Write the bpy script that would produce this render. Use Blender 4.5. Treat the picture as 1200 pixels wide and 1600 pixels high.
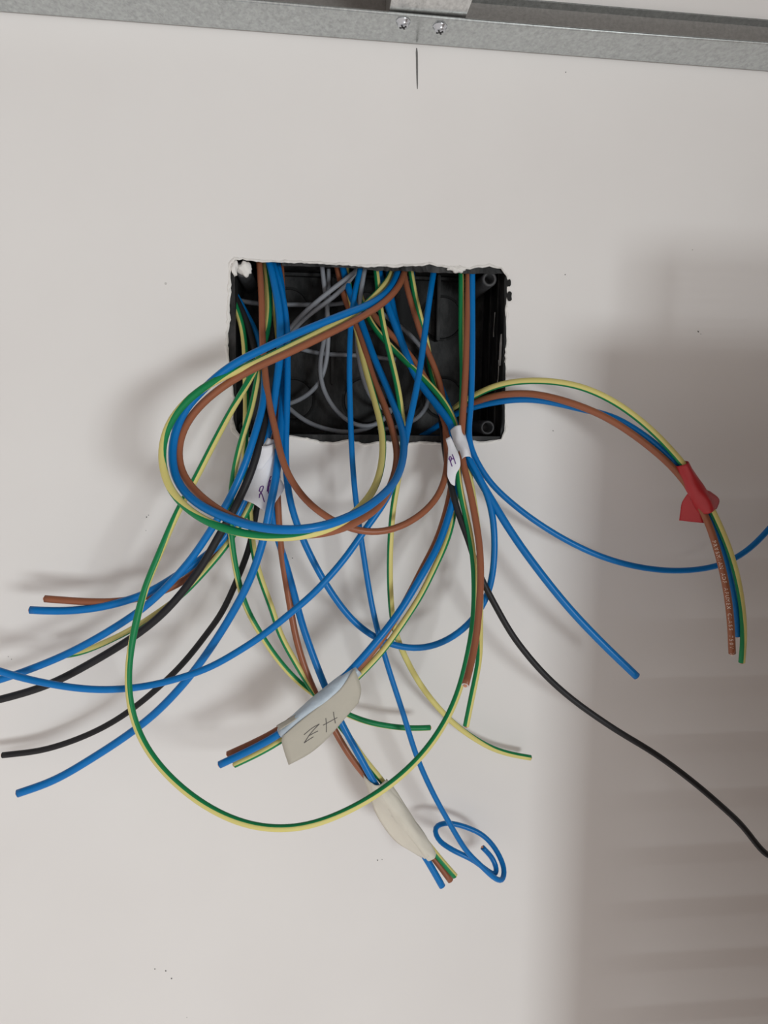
import bpy, bmesh, math, random
from mathutils import Vector, Matrix
from mathutils.bvhtree import BVHTree
random.seed(7)
sc = bpy.context.scene
for o in list(bpy.data.objects): bpy.data.objects.remove(o)
C = sc.collection

# ------------------------------------------------------------------ camera
F = 1150.0                       # focal length in pixels of the 1200x1600 frame
DIST = 0.43                      # camera distance to the wall (m)
ZC = 1.50                        # camera height
YAW, PITCH, ROLL = math.radians(5.45), math.radians(6.95), 0.012
fwd = Vector((math.sin(YAW)*math.cos(PITCH), math.cos(YAW)*math.cos(PITCH), -math.sin(PITCH)))
rgt = Vector((math.cos(YAW), -math.sin(YAW), 0))
up = rgt.cross(fwd)
r2 = rgt*math.cos(ROLL) + up*math.sin(ROLL)
u2 = -rgt*math.sin(ROLL) + up*math.cos(ROLL)
rgt, up = r2, u2
CAM = Vector((0, -DIST, ZC))
cd = bpy.data.cameras.new('camera'); cam = bpy.data.objects.new('camera', cd); C.objects.link(cam)
cd.sensor_fit = 'VERTICAL'; cd.sensor_height = 36.0; cd.lens = F/1600*36.0
cd.clip_start = 0.01; cd.clip_end = 50
M = Matrix((rgt, up, -fwd)).transposed().to_4x4(); M.translation = CAM
cam.matrix_world = M
sc.camera = cam

# ------------------------------------------------------------------ world, key light, exposure
w = bpy.data.worlds.new('world'); sc.world = w; w.use_nodes = True
bgn = w.node_tree.nodes['Background']
bgn.inputs[0].default_value = (1.0, 0.935, 0.89, 1); bgn.inputs[1].default_value = 0.68
def area(name, target, direction, dist, sx, sy, power, col):
    d = Vector(direction).normalized()
    L = bpy.data.lights.new(name, 'AREA'); L.shape = 'RECTANGLE'; L.size = sx; L.size_y = sy
    L.energy = power; L.color = col
    o = bpy.data.objects.new(name, L); C.objects.link(o)
    o.location = Vector(target) + d*dist
    o.rotation_euler = d.to_track_quat('Z', 'Y').to_euler()
    return o
KEYDIR = Vector((0.46, -1.0, -0.12)).normalized()
KEYDIST = 1.9
KEYTGT = Vector((0.05, 0, 1.47))
KEYW, KEYH = 0.60, 0.25
keyl = area('window_light', KEYTGT, KEYDIR, KEYDIST, KEYW, KEYH, 18.3, (0.92, 0.985, 1.0))
sc.view_settings.view_transform = 'Standard'; sc.view_settings.look = 'None'
sc.view_settings.exposure = 0.0; sc.view_settings.gamma = 1.0
sc.view_settings.use_curve_mapping = False

# ------------------------------------------------------------------ helpers
def P(px, py, d=0.0):
    """the point d mm in front of the wall that stands at this place of the survey picture"""
    ray = fwd*F + rgt*(px-600) + up*(800-py)
    y = -d*0.001
    t = (y - CAM.y)/ray.y
    return CAM + ray*t
def mat(name, col, rough=0.5, metal=0.0, spec=0.5, bump=0.0, bscale=400, noise=0.0, nscale=60, coat=0.0):
    m = bpy.data.materials.new(name); m.use_nodes = True
    nt = m.node_tree; b = nt.nodes['Principled BSDF']
    b.inputs['Base Color'].default_value = (*col, 1); b.inputs['Roughness'].default_value = rough
    b.inputs['Metallic'].default_value = metal
    b.inputs['Specular IOR Level'].default_value = spec
    tc = nt.nodes.new('ShaderNodeTexCoord')
    if noise:
        n = nt.nodes.new('ShaderNodeTexNoise'); n.inputs['Scale'].default_value = nscale; n.inputs['Detail'].default_value = 4
        nt.links.new(tc.outputs['Object'], n.inputs['Vector'])
        mx = nt.nodes.new('ShaderNodeMix'); mx.data_type = 'RGBA'
        mx.inputs[6].default_value = (*[c*(1-noise) for c in col], 1); mx.inputs[7].default_value = (*[min(1, c*(1+noise)) for c in col], 1)
        nt.links.new(n.outputs['Fac'], mx.inputs[0]); nt.links.new(mx.outputs[2], b.inputs['Base Color'])
    if bump:
        n = nt.nodes.new('ShaderNodeTexNoise'); n.inputs['Scale'].default_value = bscale; n.inputs['Detail'].default_value = 3
        nt.links.new(tc.outputs['Object'], n.inputs['Vector'])
        bp = nt.nodes.new('ShaderNodeBump'); bp.inputs['Strength'].default_value = bump; bp.inputs['Distance'].default_value = 0.001
        nt.links.new(n.outputs['Fac'], bp.inputs['Height']); nt.links.new(bp.outputs['Normal'], b.inputs['Normal'])
    return m
def mesh_obj(name, verts, faces, material, parent=None, smooth=False, mats=None, midx=None):
    me = bpy.data.meshes.new(name); me.from_pydata([tuple(v) for v in verts], [], faces); me.update()
    for m_ in (mats or [material]): me.materials.append(m_)
    if midx:
        for p, i in zip(me.polygons, midx): p.material_index = i
    if smooth:
        for p in me.polygons: p.use_smooth = True
    o = bpy.data.objects.new(name, me); C.objects.link(o)
    if parent: o.parent = parent
    return o
def bm_obj(name, bm, material, parent=None, smooth=False):
    me = bpy.data.meshes.new(name); bmesh.ops.recalc_face_normals(bm, faces=bm.faces); bm.to_mesh(me); bm.free()
    me.materials.append(material)
    if smooth:
        for p in me.polygons: p.use_smooth = True
    o = bpy.data.objects.new(name, me); C.objects.link(o)
    if parent: o.parent = parent
    return o
def tag(o, label=None, cat=None, group=None, kind=None):
    if label: o['label'] = label
    if cat: o['category'] = cat
    if group: o['group'] = group
    if kind: o['kind'] = kind
    return o
def box(bm, x0, x1, y0, y1, z0, z1, bev=0.0):
    r = bmesh.ops.create_cube(bm, size=1.0)
    for v in r['verts']:
        v.co = Vector((x0 + (v.co.x+.5)*(x1-x0), y0 + (v.co.y+.5)*(y1-y0), z0 + (v.co.z+.5)*(z1-z0)))
    if bev:
        es = list({e for v in r['verts'] for e in v.link_edges})
        bmesh.ops.bevel(bm, geom=es, offset=bev, segments=2, affect='EDGES')
def empty(name, loc):
    e = bpy.data.objects.new(name, None); e.empty_display_size = 0.02; C.objects.link(e); e.location = loc
    return e

# ------------------------------------------------------------------ materials
def wall_material():
    m = mat('painted_plaster', (0.80, 0.765, 0.745), 0.62, spec=0.35)
    nt = m.node_tree; b = nt.nodes['Principled BSDF']; tc = nt.nodes.new('ShaderNodeTexCoord')
    n1 = nt.nodes.new('ShaderNodeTexNoise'); n1.inputs['Scale'].default_value = 9; n1.inputs['Detail'].default_value = 5
    n2 = nt.nodes.new('ShaderNodeTexNoise'); n2.inputs['Scale'].default_value = 260; n2.inputs['Detail'].default_value = 3
    n3 = nt.nodes.new('ShaderNodeTexNoise'); n3.inputs['Scale'].default_value = 45; n3.inputs['Detail'].default_value = 2
    vo = nt.nodes.new('ShaderNodeTexVoronoi'); vo.inputs['Scale'].default_value = 26; vo.inputs['Randomness'].default_value = 1
    for n in (n1, n2, n3, vo): nt.links.new(tc.outputs['Object'], n.inputs['Vector'])
    ramp = nt.nodes.new('ShaderNodeValToRGB')
    ramp.color_ramp.elements[0].position = 0.3; ramp.color_ramp.elements[0].color = (0.785, 0.752, 0.735, 1)
    ramp.color_ramp.elements[1].position = 0.7; ramp.color_ramp.elements[1].color = (0.815, 0.785, 0.768, 1)
    nt.links.new(n1.outputs['Fac'], ramp.inputs[0])
    # sparse dark specks: only near the centre of few voronoi cells
    sp = nt.nodes.new('ShaderNodeMath'); sp.operation = 'LESS_THAN'; sp.inputs[1].default_value = 0.018
    nt.links.new(vo.outputs['Distance'], sp.inputs[0])
    sepc = nt.nodes.new('ShaderNodeSeparateColor'); nt.links.new(vo.outputs['Color'], sepc.inputs[0])
    gt = nt.nodes.new('ShaderNodeMath'); gt.operation = 'GREATER_THAN'; gt.inputs[1].default_value = 0.62
    nt.links.new(sepc.outputs[0], gt.inputs[0])
    ml = nt.nodes.new('ShaderNodeMath'); ml.operation = 'MULTIPLY'
    nt.links.new(sp.outputs[0], ml.inputs[0]); nt.links.new(gt.outputs[0], ml.inputs[1])
    ml2 = nt.nodes.new('ShaderNodeMath'); ml2.operation = 'MULTIPLY'; ml2.inputs[1].default_value = 0.45
    nt.links.new(ml.outputs[0], ml2.inputs[0])
    mx = nt.nodes.new('ShaderNodeMix'); mx.data_type = 'RGBA'; mx.inputs[7].default_value = (0.30, 0.28, 0.27, 1)
    nt.links.new(ml2.outputs[0], mx.inputs[0]); nt.links.new(ramp.outputs[0], mx.inputs[6]); nt.links.new(mx.outputs[2], b.inputs['Base Color'])
    ad = nt.nodes.new('ShaderNodeMath'); ad.operation = 'MULTIPLY_ADD'; ad.inputs[1].default_value = 0.12
    nt.links.new(n2.outputs['Fac'], ad.inputs[0]); nt.links.new(n3.outputs['Fac'], ad.inputs[2])
    bp = nt.nodes.new('ShaderNodeBump'); bp.inputs['Strength'].default_value = 0.10; bp.inputs['Distance'].default_value = 0.0012
    nt.links.new(ad.outputs[0], bp.inputs['Height']); nt.links.new(bp.outputs['Normal'], b.inputs['Normal'])
    return m
WALL = wall_material()
PLASTER = mat('raw_plaster', (0.80, 0.77, 0.74), 0.9, bump=0.6, bscale=500, noise=0.12, nscale=250)
def galv_material(name, base, rough):
    m = mat(name, base, rough, metal=0.85)
    nt = m.node_tree; b = nt.nodes['Principled BSDF']; tc = nt.nodes.new('ShaderNodeTexCoord')
    vo = nt.nodes.new('ShaderNodeTexVoronoi'); vo.inputs['Scale'].default_value = 1000
    no = nt.nodes.new('ShaderNodeTexNoise'); no.inputs['Scale'].default_value = 420; no.inputs['Detail'].default_value = 6
    mp = nt.nodes.new('ShaderNodeMapping'); mp.inputs['Scale'].default_value = (1, .6, .6)
    nt.links.new(tc.outputs['Object'], mp.inputs[0]); nt.links.new(mp.outputs[0], vo.inputs['Vector']); nt.links.new(mp.outputs[0], no.inputs['Vector'])
    mx = nt.nodes.new('ShaderNodeMath'); mx.operation = 'MULTIPLY_ADD'; mx.inputs[1].default_value = 0.3
    sepc = nt.nodes.new('ShaderNodeSeparateColor'); nt.links.new(vo.outputs['Color'], sepc.inputs[0])
    nt.links.new(sepc.outputs[0], mx.inputs[0]); nt.links.new(no.outputs['Fac'], mx.inputs[2])
    rp = nt.nodes.new('ShaderNodeValToRGB')
    rp.color_ramp.elements[0].position = .3; rp.color_ramp.elements[0].color = (*[c*.78 for c in base], 1)
    rp.color_ramp.elements[1].position = .95; rp.color_ramp.elements[1].color = (*[min(1, c*1.18) for c in base], 1)
    nt.links.new(mx.outputs[0], rp.inputs[0]); nt.links.new(rp.outputs[0], b.inputs['Base Color'])
    return m
GALV = galv_material('galvanised_steel', (0.50, 0.525, 0.525), 0.27)
GALV2 = galv_material('galvanised_profile_steel', (0.66, 0.66, 0.65), 0.3)
ZINC = mat('zinc_screw', (0.60, 0.62, 0.66), 0.22, metal=1.0)
RECESS = mat('screw_recess', (0.02, 0.02, 0.02), 0.7)
def box_material():
    m = mat('black_box_plastic', (0.012, 0.012, 0.013), 0.5, spec=.22)
    nt = m.node_tree; b = nt.nodes['Principled BSDF']; tc = nt.nodes.new('ShaderNodeTexCoord')
    n = nt.nodes.new('ShaderNodeTexNoise'); n.inputs['Scale'].default_value = 70; n.inputs['Detail'].default_value = 8; n.inputs['Roughness'].default_value = .65
    mp = nt.nodes.new('ShaderNodeMapping'); mp.inputs['Scale'].default_value = (1, 1, .45)
    nt.links.new(tc.outputs['Object'], mp.inputs[0]); nt.links.new(mp.outputs[0], n.inputs['Vector'])
    rp = nt.nodes.new('ShaderNodeValToRGB')
    rp.color_ramp.elements[0].position = .44; rp.color_ramp.elements[0].color = (0.008, 0.008, 0.0085, 1)
    rp.color_ramp.elements[1].position = .80; rp.color_ramp.elements[1].color = (0.080, 0.077, 0.077, 1)
    nt.links.new(n.outputs['Fac'], rp.inputs[0]); nt.links.new(rp.outputs[0], b.inputs['Base Color'])
    return m
BOXM = box_material()
PITCHBLACK = mat('black_groove', (0.004, 0.004, 0.004), 0.8)
POSTM = mat('scuffed_grey_plastic', (0.055, 0.055, 0.058), 0.55, noise=.5, nscale=300)
def wire_mat(name, col, rough=0.34):
    m = mat(name, col, rough, spec=0.30, noise=0.10, nscale=90)
    return m
BLUE = wire_mat('blue_insulation', (0.0, 0.160, 0.48))
BROWN = wire_mat('brown_insulation', (0.30, 0.104, 0.052))
BLACK = wire_mat('black_insulation', (0.018, 0.017, 0.019), 0.5)
GREY = wire_mat('grey_sheath', (0.27, 0.28, 0.31), 0.5)
def yg_material():
    m = wire_mat('yellow_green_insulation', (0.7, 0.6, 0.15), 0.45)
    nt = m.node_tree; b = nt.nodes['Principled BSDF']
    for l in list(b.inputs['Base Color'].links): nt.links.remove(l)
    uv = nt.nodes.new('ShaderNodeUVMap'); uv.uv_map = 'UVMap'
    sep = nt.nodes.new('ShaderNodeSeparateXYZ'); nt.links.new(uv.outputs[0], sep.inputs[0])
    mu = nt.nodes.new('ShaderNodeMath'); mu.operation = 'MULTIPLY'; mu.inputs[1].default_value = 2*math.pi
    co = nt.nodes.new('ShaderNodeMath'); co.operation = 'COSINE'
    nt.links.new(sep.outputs[0], mu.inputs[0]); nt.links.new(mu.outputs[0], co.inputs[0])
    rp = nt.nodes.new('ShaderNodeValToRGB'); rp.color_ramp.interpolation = 'LINEAR'
    rp.color_ramp.elements[0].position = 0.525; rp.color_ramp.elements[0].color = (0.69, 0.605, 0.21, 1)
    rp.color_ramp.elements[1].position = 0.545; rp.color_ramp.elements[1].color = (0.006, 0.215, 0.070, 1)
    ma = nt.nodes.new('ShaderNodeMath'); ma.operation = 'MULTIPLY_ADD'; ma.inputs[1].default_value = .5; ma.inputs[2].default_value = .5
    nt.links.new(co.outputs[0], ma.inputs[0]); nt.links.new(ma.outputs[0], rp.inputs[0]); nt.links.new(rp.outputs[0], b.inputs['Base Color'])
    return m
YG = yg_material()
COPPER = mat('copper_strands', (0.75, 0.36, 0.24), 0.35, metal=1.0)
CUT = mat('cut_insulation', (0.62, 0.58, 0.56), 0.7)
CUTBLUE = mat('cut_blue_insulation', (0.10, 0.25, 0.50), 0.7)
PAPER = mat('white_paper_tape', (0.80, 0.80, 0.85), 0.75, bump=.25, bscale=300)
def thin_tape(name, col, trans, rough=.6):
    m = mat(name, col, rough, bump=.35, bscale=220, noise=.06, nscale=120)
    b = m.node_tree.nodes['Principled BSDF']
    nt = m.node_tree; out = nt.nodes['Material Output']
    tr = nt.nodes.new('ShaderNodeBsdfTranslucent'); tr.inputs[0].default_value = (*col, 1)
    mx = nt.nodes.new('ShaderNodeMixShader'); mx.inputs[0].default_value = trans
    nt.links.new(b.outputs[0], mx.inputs[1]); nt.links.new(tr.outputs[0], mx.inputs[2]); nt.links.new(mx.outputs[0], out.inputs[0])
    return m
MASKING = thin_tape('masking_tape', (0.60, 0.56, 0.48), .25)
MASKSHINE = mat('glossy_tape_wrap', (0.50, 0.58, 0.66), 0.35, bump=.4, bscale=350, noise=.25, nscale=160)
CREAM = thin_tape('cream_tape', (0.86, 0.82, 0.73), .3)
RED = mat('red_tape', (0.44, 0.018, 0.024), 0.42, bump=.2, bscale=150)
INKP = mat('purple_ink', (0.12, 0.03, 0.22), 0.7)
INKG = mat('pencil_ink', (0.10, 0.09, 0.085), 0.8)
PRINT = mat('pale_print', (0.80, 0.68, 0.60), 0.7)
PENCIL = mat('graphite', (0.16, 0.155, 0.15), 0.8, noise=.5, nscale=900)
WHITEP = mat('dark_shutter_wood', (0.30, 0.215, 0.165), 0.6, noise=.3, nscale=30)

# ------------------------------------------------------------------ the wall with its chipped opening
HOLE = [(360,428),(361,413),(368,406),(380,405),(400,409),(440,410),(480,411),(520,413),(550,415),(575,417),(600,416),(615,418),(640,415),
 (660,416),(672,413),(690,417),(705,420),(722,421),(735,420),(748,418),(765,416),(783,420),(791,431),(791,465),(789,500),(790,540),(788,580),(790,620),
 (787,650),(789,673),(783,686),(770,688),(755,690),(735,688),(722,690),(700,692),(660,690),(640,692),(600,689),(570,693),(545,687),
 (520,692),(500,690),(480,684),(455,681),(430,681),(400,684),(378,683),(369,672),(364,655),(366,620),(361,590),(357,560),(356,520),
 (360,500),(358,478),(361,450)]
hole = []
for i, a in enumerate(HOLE):
    b = HOLE[(i+1) % len(HOLE)]
    n = max(2, int(math.hypot(b[0]-a[0], b[1]-a[1])/5))
    for k in range(n):
        t = k/n
        hole.append((a[0]+(b[0]-a[0])*t + random.uniform(-.8, .8), a[1]+(b[1]-a[1])*t + random.uniform(-.8, .8)))
def build_wall():
    bm = bmesh.new()
    X0, X1, Z0, Z1 = -0.75, 0.95, 0.85, 2.05
    def ring(pts):
        vs = [bm.verts.new(p) for p in pts]
        return vs, [bm.edges.new((vs[i], vs[(i+1) % len(vs)])) for i in range(len(vs))]
    _, e1 = ring([(X0,0,Z0),(X1,0,Z0),(X1,0,Z1),(X0,0,Z1)])
    vh, e2 = ring([P(x, y, 0) for x, y in hole])
    bmesh.ops.triangle_fill(bm, use_beauty=True, edges=e1+e2)
    back = [bm.verts.new(P(x+(1.2 if x > 575 else -1.2)*random.random(), y+random.uniform(-1, 1), -5)) for x, y in hole]
    n = len(vh)
    for i in range(n): bm.faces.new((vh[i], vh[(i+1) % n], back[(i+1) % n], back[i]))
    o = bm_obj('wall_back', bm, WALL)
    return tag(o, 'off-white painted plaster wall with a chipped opening', None, None, 'structure')
wall = build_wall()
bm = bmesh.new(); box(bm, -1.6, 1.8, -2.6, .02, 2.06, 2.12)
tag(bm_obj('ceiling', bm, mat('raw_ceiling', (.20, .19, .18), .9, noise=.2, nscale=6)), 'grey unfinished ceiling above the metal track', None, None, 'structure')
# the chipped, unpainted plaster lip around the opening
cx, cy = 575, 550
rows = []
for i, (x, y) in enumerate(hole):
    a, b = hole[i-1], hole[(i+1) % len(hole)]
    tx, ty = b[0]-a[0], b[1]-a[1]; l = math.hypot(tx, ty) or 1
    nx, ny = ty/l, -tx/l
    if nx*(x-cx)/200 + ny*(y-cy)/130 < 0: nx, ny = -nx, -ny
    base = 6.5 if y > 660 else (3.5 if y < 440 else 4.5)
    wd = base*(0.55 + 0.5*math.sin(i*.37)**2 + random.random()*.45)
    if y > 660 and x > 450: wd *= .6
    h = random.uniform(.25, .8)
    rows.append([P(x-nx*.4, y-ny*.4, .05), P(x+nx*wd*.35, y+ny*wd*.35, h), P(x+nx*wd*.75, y+ny*wd*.75, h*.7), P(x+nx*wd, y+ny*wd, -.05)])
vv = [p for r in rows for p in r]; ff = []
for i in range(len(rows)):
    j = (i+1) % len(rows)
    for k in range(3): ff.append((i*4+k, j*4+k, j*4+k+1, i*4+k+1))
mesh_obj('plaster_lip', vv, ff, PLASTER, wall)
# pencil line and scuffs on the wall
def strip(name, pts, wpx, material, parent, d=.12):
    vs, fs = [], []
    for i, (x, y) in enumerate(pts):
        a, b = pts[max(0, i-1)], pts[min(len(pts)-1, i+1)]
        tx, ty = b[0]-a[0], b[1]-a[1]; l = math.hypot(tx, ty) or 1
        ww = (wpx[i] if isinstance(wpx, list) else wpx)/2
        vs += [P(x - ty/l*ww, y + tx/l*ww, d), P(x + ty/l*ww, y - tx/l*ww, d)]
    for i in range(len(pts)-1): fs.append((2*i, 2*i+1, 2*i+3, 2*i+2))
    return mesh_obj(name, vs, fs, material, parent)
strip('pencil_line', [(651,75),(651.2,82),(651.5,95),(651.6,105),(651.8,120),(652,130),(652.2,139)], [1.6,3.2,3,3,2.6,2.2,1], PENCIL, wall)
for (x, y, s) in [(1091,518,3.2),(1095,522,1.6),(884,113,2.4),(883,429,2),(229,808,2.6),(232,805,1.6),(242,1514,2.2),(259,1517,2.4),(268,1529,2.6),(590,1344,2.2),(597,1343,1.8),(228,829,1.2),(13,1026,1.6),(18,1030,1.6),(457,872,2),(864,673,2)]:
    n = 7; vs = [P(x + s*.6*random.uniform(.5, 1)*math.cos(k*2*math.pi/n), y + s*.6*random.uniform(.5, 1)*math.sin(k*2*math.pi/n), .1) for k in range(n)]
    mesh_obj('scuff_mark', vs, [tuple(range(n))], PENCIL, wall)

# ------------------------------------------------------------------ galvanised wall track at the top
A, B = P(0, 20, 0), P(1200, 113, 0)
dirr = (B-A).normalized(); A2, B2 = A - dirr*0.35, B + dirr*0.45
upv = dirr.cross(Vector((0, -1, 0))); upv = upv if upv.z > 0 else -upv
out = Vector((0, -1, 0))
TW, TH, TT, TF = 0.0285, 0.0235, 0.0007, 0.0075
prof = [(0.0016, 0), *[(TW-.0009+.0009*math.sin(math.radians(a)), .0009-.0009*math.cos(math.radians(a))) for a in range(0, 181, 22)], (TW-.0012, .0014), (TW-.0014, TT), (.0023, TT), (.0023, TH-TT), (TF, TH-TT+.0006), (TF, TH+.0006), (.0016, TH)]
def extr(name, prof, a, b, material, parent=None, nseg=40, wob=0.0):
    vs, fs = [], []; n = len(prof)
    for s in range(nseg+1):
        t = s/nseg; c = a + (b-a)*t
        for (o_, h_) in prof:
            k = wob*max(0, (o_-.012))/.0165*math.sin(t*19+1)*.5
            vs.append(c + out*(o_) + upv*(h_+k))
    for s in range(nseg):
        for k in range(n):
            fs.append((s*n+k, s*n+(k+1) % n, (s+1)*n+(k+1) % n, (s+1)*n+k))
    fs += [tuple(range(n))[::-1], tuple(nseg*n+k for k in range(n))]
    return mesh_obj(name, vs, fs, material, parent)
track = empty('wall_track', (A2+B2)/2)
def keep(o, parent):
    o.parent = parent; o.matrix_parent_inverse = Matrix.Translation(parent.location).inverted(); return o
ch = keep(extr('channel', prof, A2, B2, GALV, None, wob=.0010), track)
ch.data.materials.append(mat('shade_tinted_zinc', (.25, .232, .218), .55, metal=.35, noise=.25, nscale=500, bump=.2, bscale=700))  # darker colour on the inner faces stands in for shade inside the channel
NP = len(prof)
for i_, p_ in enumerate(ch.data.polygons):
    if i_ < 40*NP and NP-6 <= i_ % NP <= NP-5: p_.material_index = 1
tag(track, 'galvanised steel track running along the wall at the top', 'metal track')
def at_flange(px, py):
    """point on the underside of the lower flange"""
    n = upv; ray = fwd*F + rgt*(px-600) + up*(800-py)
    t = (A-CAM).dot(n)/ray.dot(n)
    return CAM + ray*t
for (px, py) in [(630, 33), (687.5, 41)]:
    c = at_flange(px, py); Rm = Matrix((dirr, -out, -upv)).transposed().to_4x4()
    def scr(name, prof_, material, nseg=20):
        vs, fs = [], []
        for (r_, h_) in prof_:
            for k in range(nseg):
                a = 2*math.pi*k/nseg; vs.append(c + dirr*(r_*math.cos(a)) + out*(r_*math.sin(a)) - upv*h_)
        for i in range(len(prof_)-1):
            for k in range(nseg): fs.append((i*nseg+k, i*nseg+(k+1) % nseg, (i+1)*nseg+(k+1) % nseg, (i+1)*nseg+k))
        fs.append(tuple((len(prof_)-1)*nseg+k for k in range(nseg)))
        return mesh_obj(name, vs, fs, material, None, True)
    s = keep(scr('screw', [(.0037, -.0002), (.0038, .0006), (.0030, .0008), (.0029, .0020), (.0024, .0027), (.0012, .0031), (.0002, .0032)], ZINC), track)
    bm = bmesh.new()
    for ang in (.5, .5+math.pi/2):
        ax = dirr*math.cos(ang) + out*math.sin(ang); ay = out*math.cos(ang) - dirr*math.sin(ang)
        q = [bm.verts.new(c + ax*(sx*.0019) + ay*(sy*.00042) - upv*.00325) for sx, sy in ((-1,-1),(1,-1),(1,1),(-1,1))]
        q2 = [bm.verts.new(v.co + upv*.001) for v in q]
        bm.faces.new(q); bm.faces.new(q2[::-1])
        for k in range(4): bm.faces.new((q[k], q[(k+1) % 4], q2[(k+1) % 4], q2[k]))
    r = bm_obj('cross_recess', bm, RECESS); r.parent = s
# pencil line on the flange
vs = []
for (px, py) in [(650.3, 26), (652.6, 26), (651.8, 64), (650.2, 64)]: vs.append(at_flange(px, py) - upv*.00006)
keep(mesh_obj('pencil_line', vs, [(0,1,2,3)], mat('graphite_on_zinc', (.25,.26,.26), .7)), track)

# ceiling profile that sits in the track and runs out over the viewer
def proj(p):
    v = p-CAM; z = v.dot(fwd); return (600+F*v.dot(rgt)/z, 800-F*v.dot(up)/z)
def on_track(px, o_, h_):
    lo, hi = 0.0, 1.0
    for _ in range(40):
        m_ = (lo+hi)/2; p = A2 + (B2-A2)*m_ + out*o_ + upv*h_
        if proj(p)[0] < px: lo = m_
        else: hi = m_
    return A2 + (B2-A2)*lo
pl, pr = on_track(608, .026, .0022), on_track(727, .026, .0022)
wv = (pr-pl); W = wv.length; H = .0190; T = .0007
base = pl + upv*.0022
def pp(u, h, o_): return base + dirr*u + upv*h + out*o_
cprof = [(.0, .0), (W, 0), (W, H), (W-.006, H), (W-.006, H-T), (W-T, H-T), (W-T, T), (T, T), (T, H-T), (.006, H-T), (.006, H), (0, H)]
vs, fs = [], []; n = len(cprof); NS = 8; L = .75
for s in range(NS+1):
    for (u, h) in cprof: vs.append(pp(u, h, .004 + L*s/NS))
for s in range(NS):
    for k in range(n): fs.append((s*n+k, s*n+(k+1) % n, (s+1)*n+(k+1) % n, (s+1)*n+k))
fs += [tuple(range(n))[::-1], tuple(NS*n+k for k in range(n))]
cp = mesh_obj('ceiling_profile', vs, fs, GALV2)
tag(cp, 'pale galvanised ceiling profile screwed into the track at the top edge', 'metal profile')

# ------------------------------------------------------------------ the junction box
bl = (P(367, 420, 0).x + P(369, 670, 0).x)/2; br = (P(788, 440, 0).x + P(786, 670, 0).x)/2
bb = (P(380, 678, 0).z + P(770, 682, 0).z)/2; bt = (P(380, 396, 0).z + P(770, 404, 0).z)/2
BD = 0.056; T = 0.0022
jb = empty('junction_box', ((bl+br)/2, BD, bb))
tag(jb, 'black plastic junction box set into the wall, full of wires', 'junction box')
def part(name, fn, material, parent=jb, smooth=False):
    bm = bmesh.new(); fn(bm); o = bm_obj(name, bm, material, None, smooth)
    if parent is jb: keep(o, jb)
    else: o.parent = parent
    return o
part('back_panel', lambda bm: box(bm, bl-T, br+T, BD, BD+T, bb-T, bt+T), BOXM)
part('side_wall', lambda bm: box(bm, bl-T, bl, .0015, BD, bb-T, bt+T), BOXM)
part('side_wall', lambda bm: box(bm, br, br+T, .0015, BD, bb-T, bt+T), BOXM)
part('side_wall', lambda bm: box(bm, bl, br, .0015, BD, bt, bt+T), BOXM)
part('side_wall', lambda bm: box(bm, bl, br, .0015, BD, bb-T, bb), BOXM)
def rim(bm):
    e = .0062
    for (x0, x1, z0, z1) in ((bl-e, bl-.0001, bb-e, bt+e), (br+.0001, br+e, bb-e, bt+e), (bl, br, bb-e, bb-.0001)):
        box(bm, x0, x1, .0016, .0030, z0, z1)
part('rim', rim, BOXM)
# knock-outs
for (px, py, rp) in [(690, 497, 33), (452, 482, 31), (458, 624, 33), (572, 626, 36), (692, 621, 31), (571, 488, 32)]:
    c = P(px, py, -BD*1000); rr = (P(px+rp, py, -BD*1000)-c).length
    def groove(bm, c=c, rr=rr):
        n = 48
        for k in range(n):
            if k % 16 == 5: continue
            a0, a1 = 2*math.pi*k/n, 2*math.pi*(k+1)/n
            q = []
            for r_ in (rr-.0007, rr+.0008):
                for a in (a0, a1): q.append((c.x+r_*math.cos(a), c.z+r_*math.sin(a)))
            f0 = [bm.verts.new((x, BD-.0003, z)) for x, z in (q[0], q[1], q[3], q[2])]
            f1 = [bm.verts.new((x, BD+.0003, z)) for x, z in (q[0], q[1], q[3], q[2])]
            bm.faces.new(f0); bm.faces.new(f1[::-1])
            for i in range(4): bm.faces.new((f0[i], f0[(i+1) % 4], f1[(i+1) % 4], f1[i]))
    ko = bmesh.new()
    bmesh.ops.create_cone(ko, cap_ends=True, segments=40, radius1=rr-.0006, radius2=rr-.0012, depth=.0012, matrix=Matrix.Translation((c.x, BD-.0006, c.z)) @ Matrix.Rotation(math.pi/2, 4, 'X'))
    k = bm_obj('knockout', ko, BOXM); keep(k, jb)
    part('knockout_groove', groove, PITCHBLACK, k)
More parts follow.
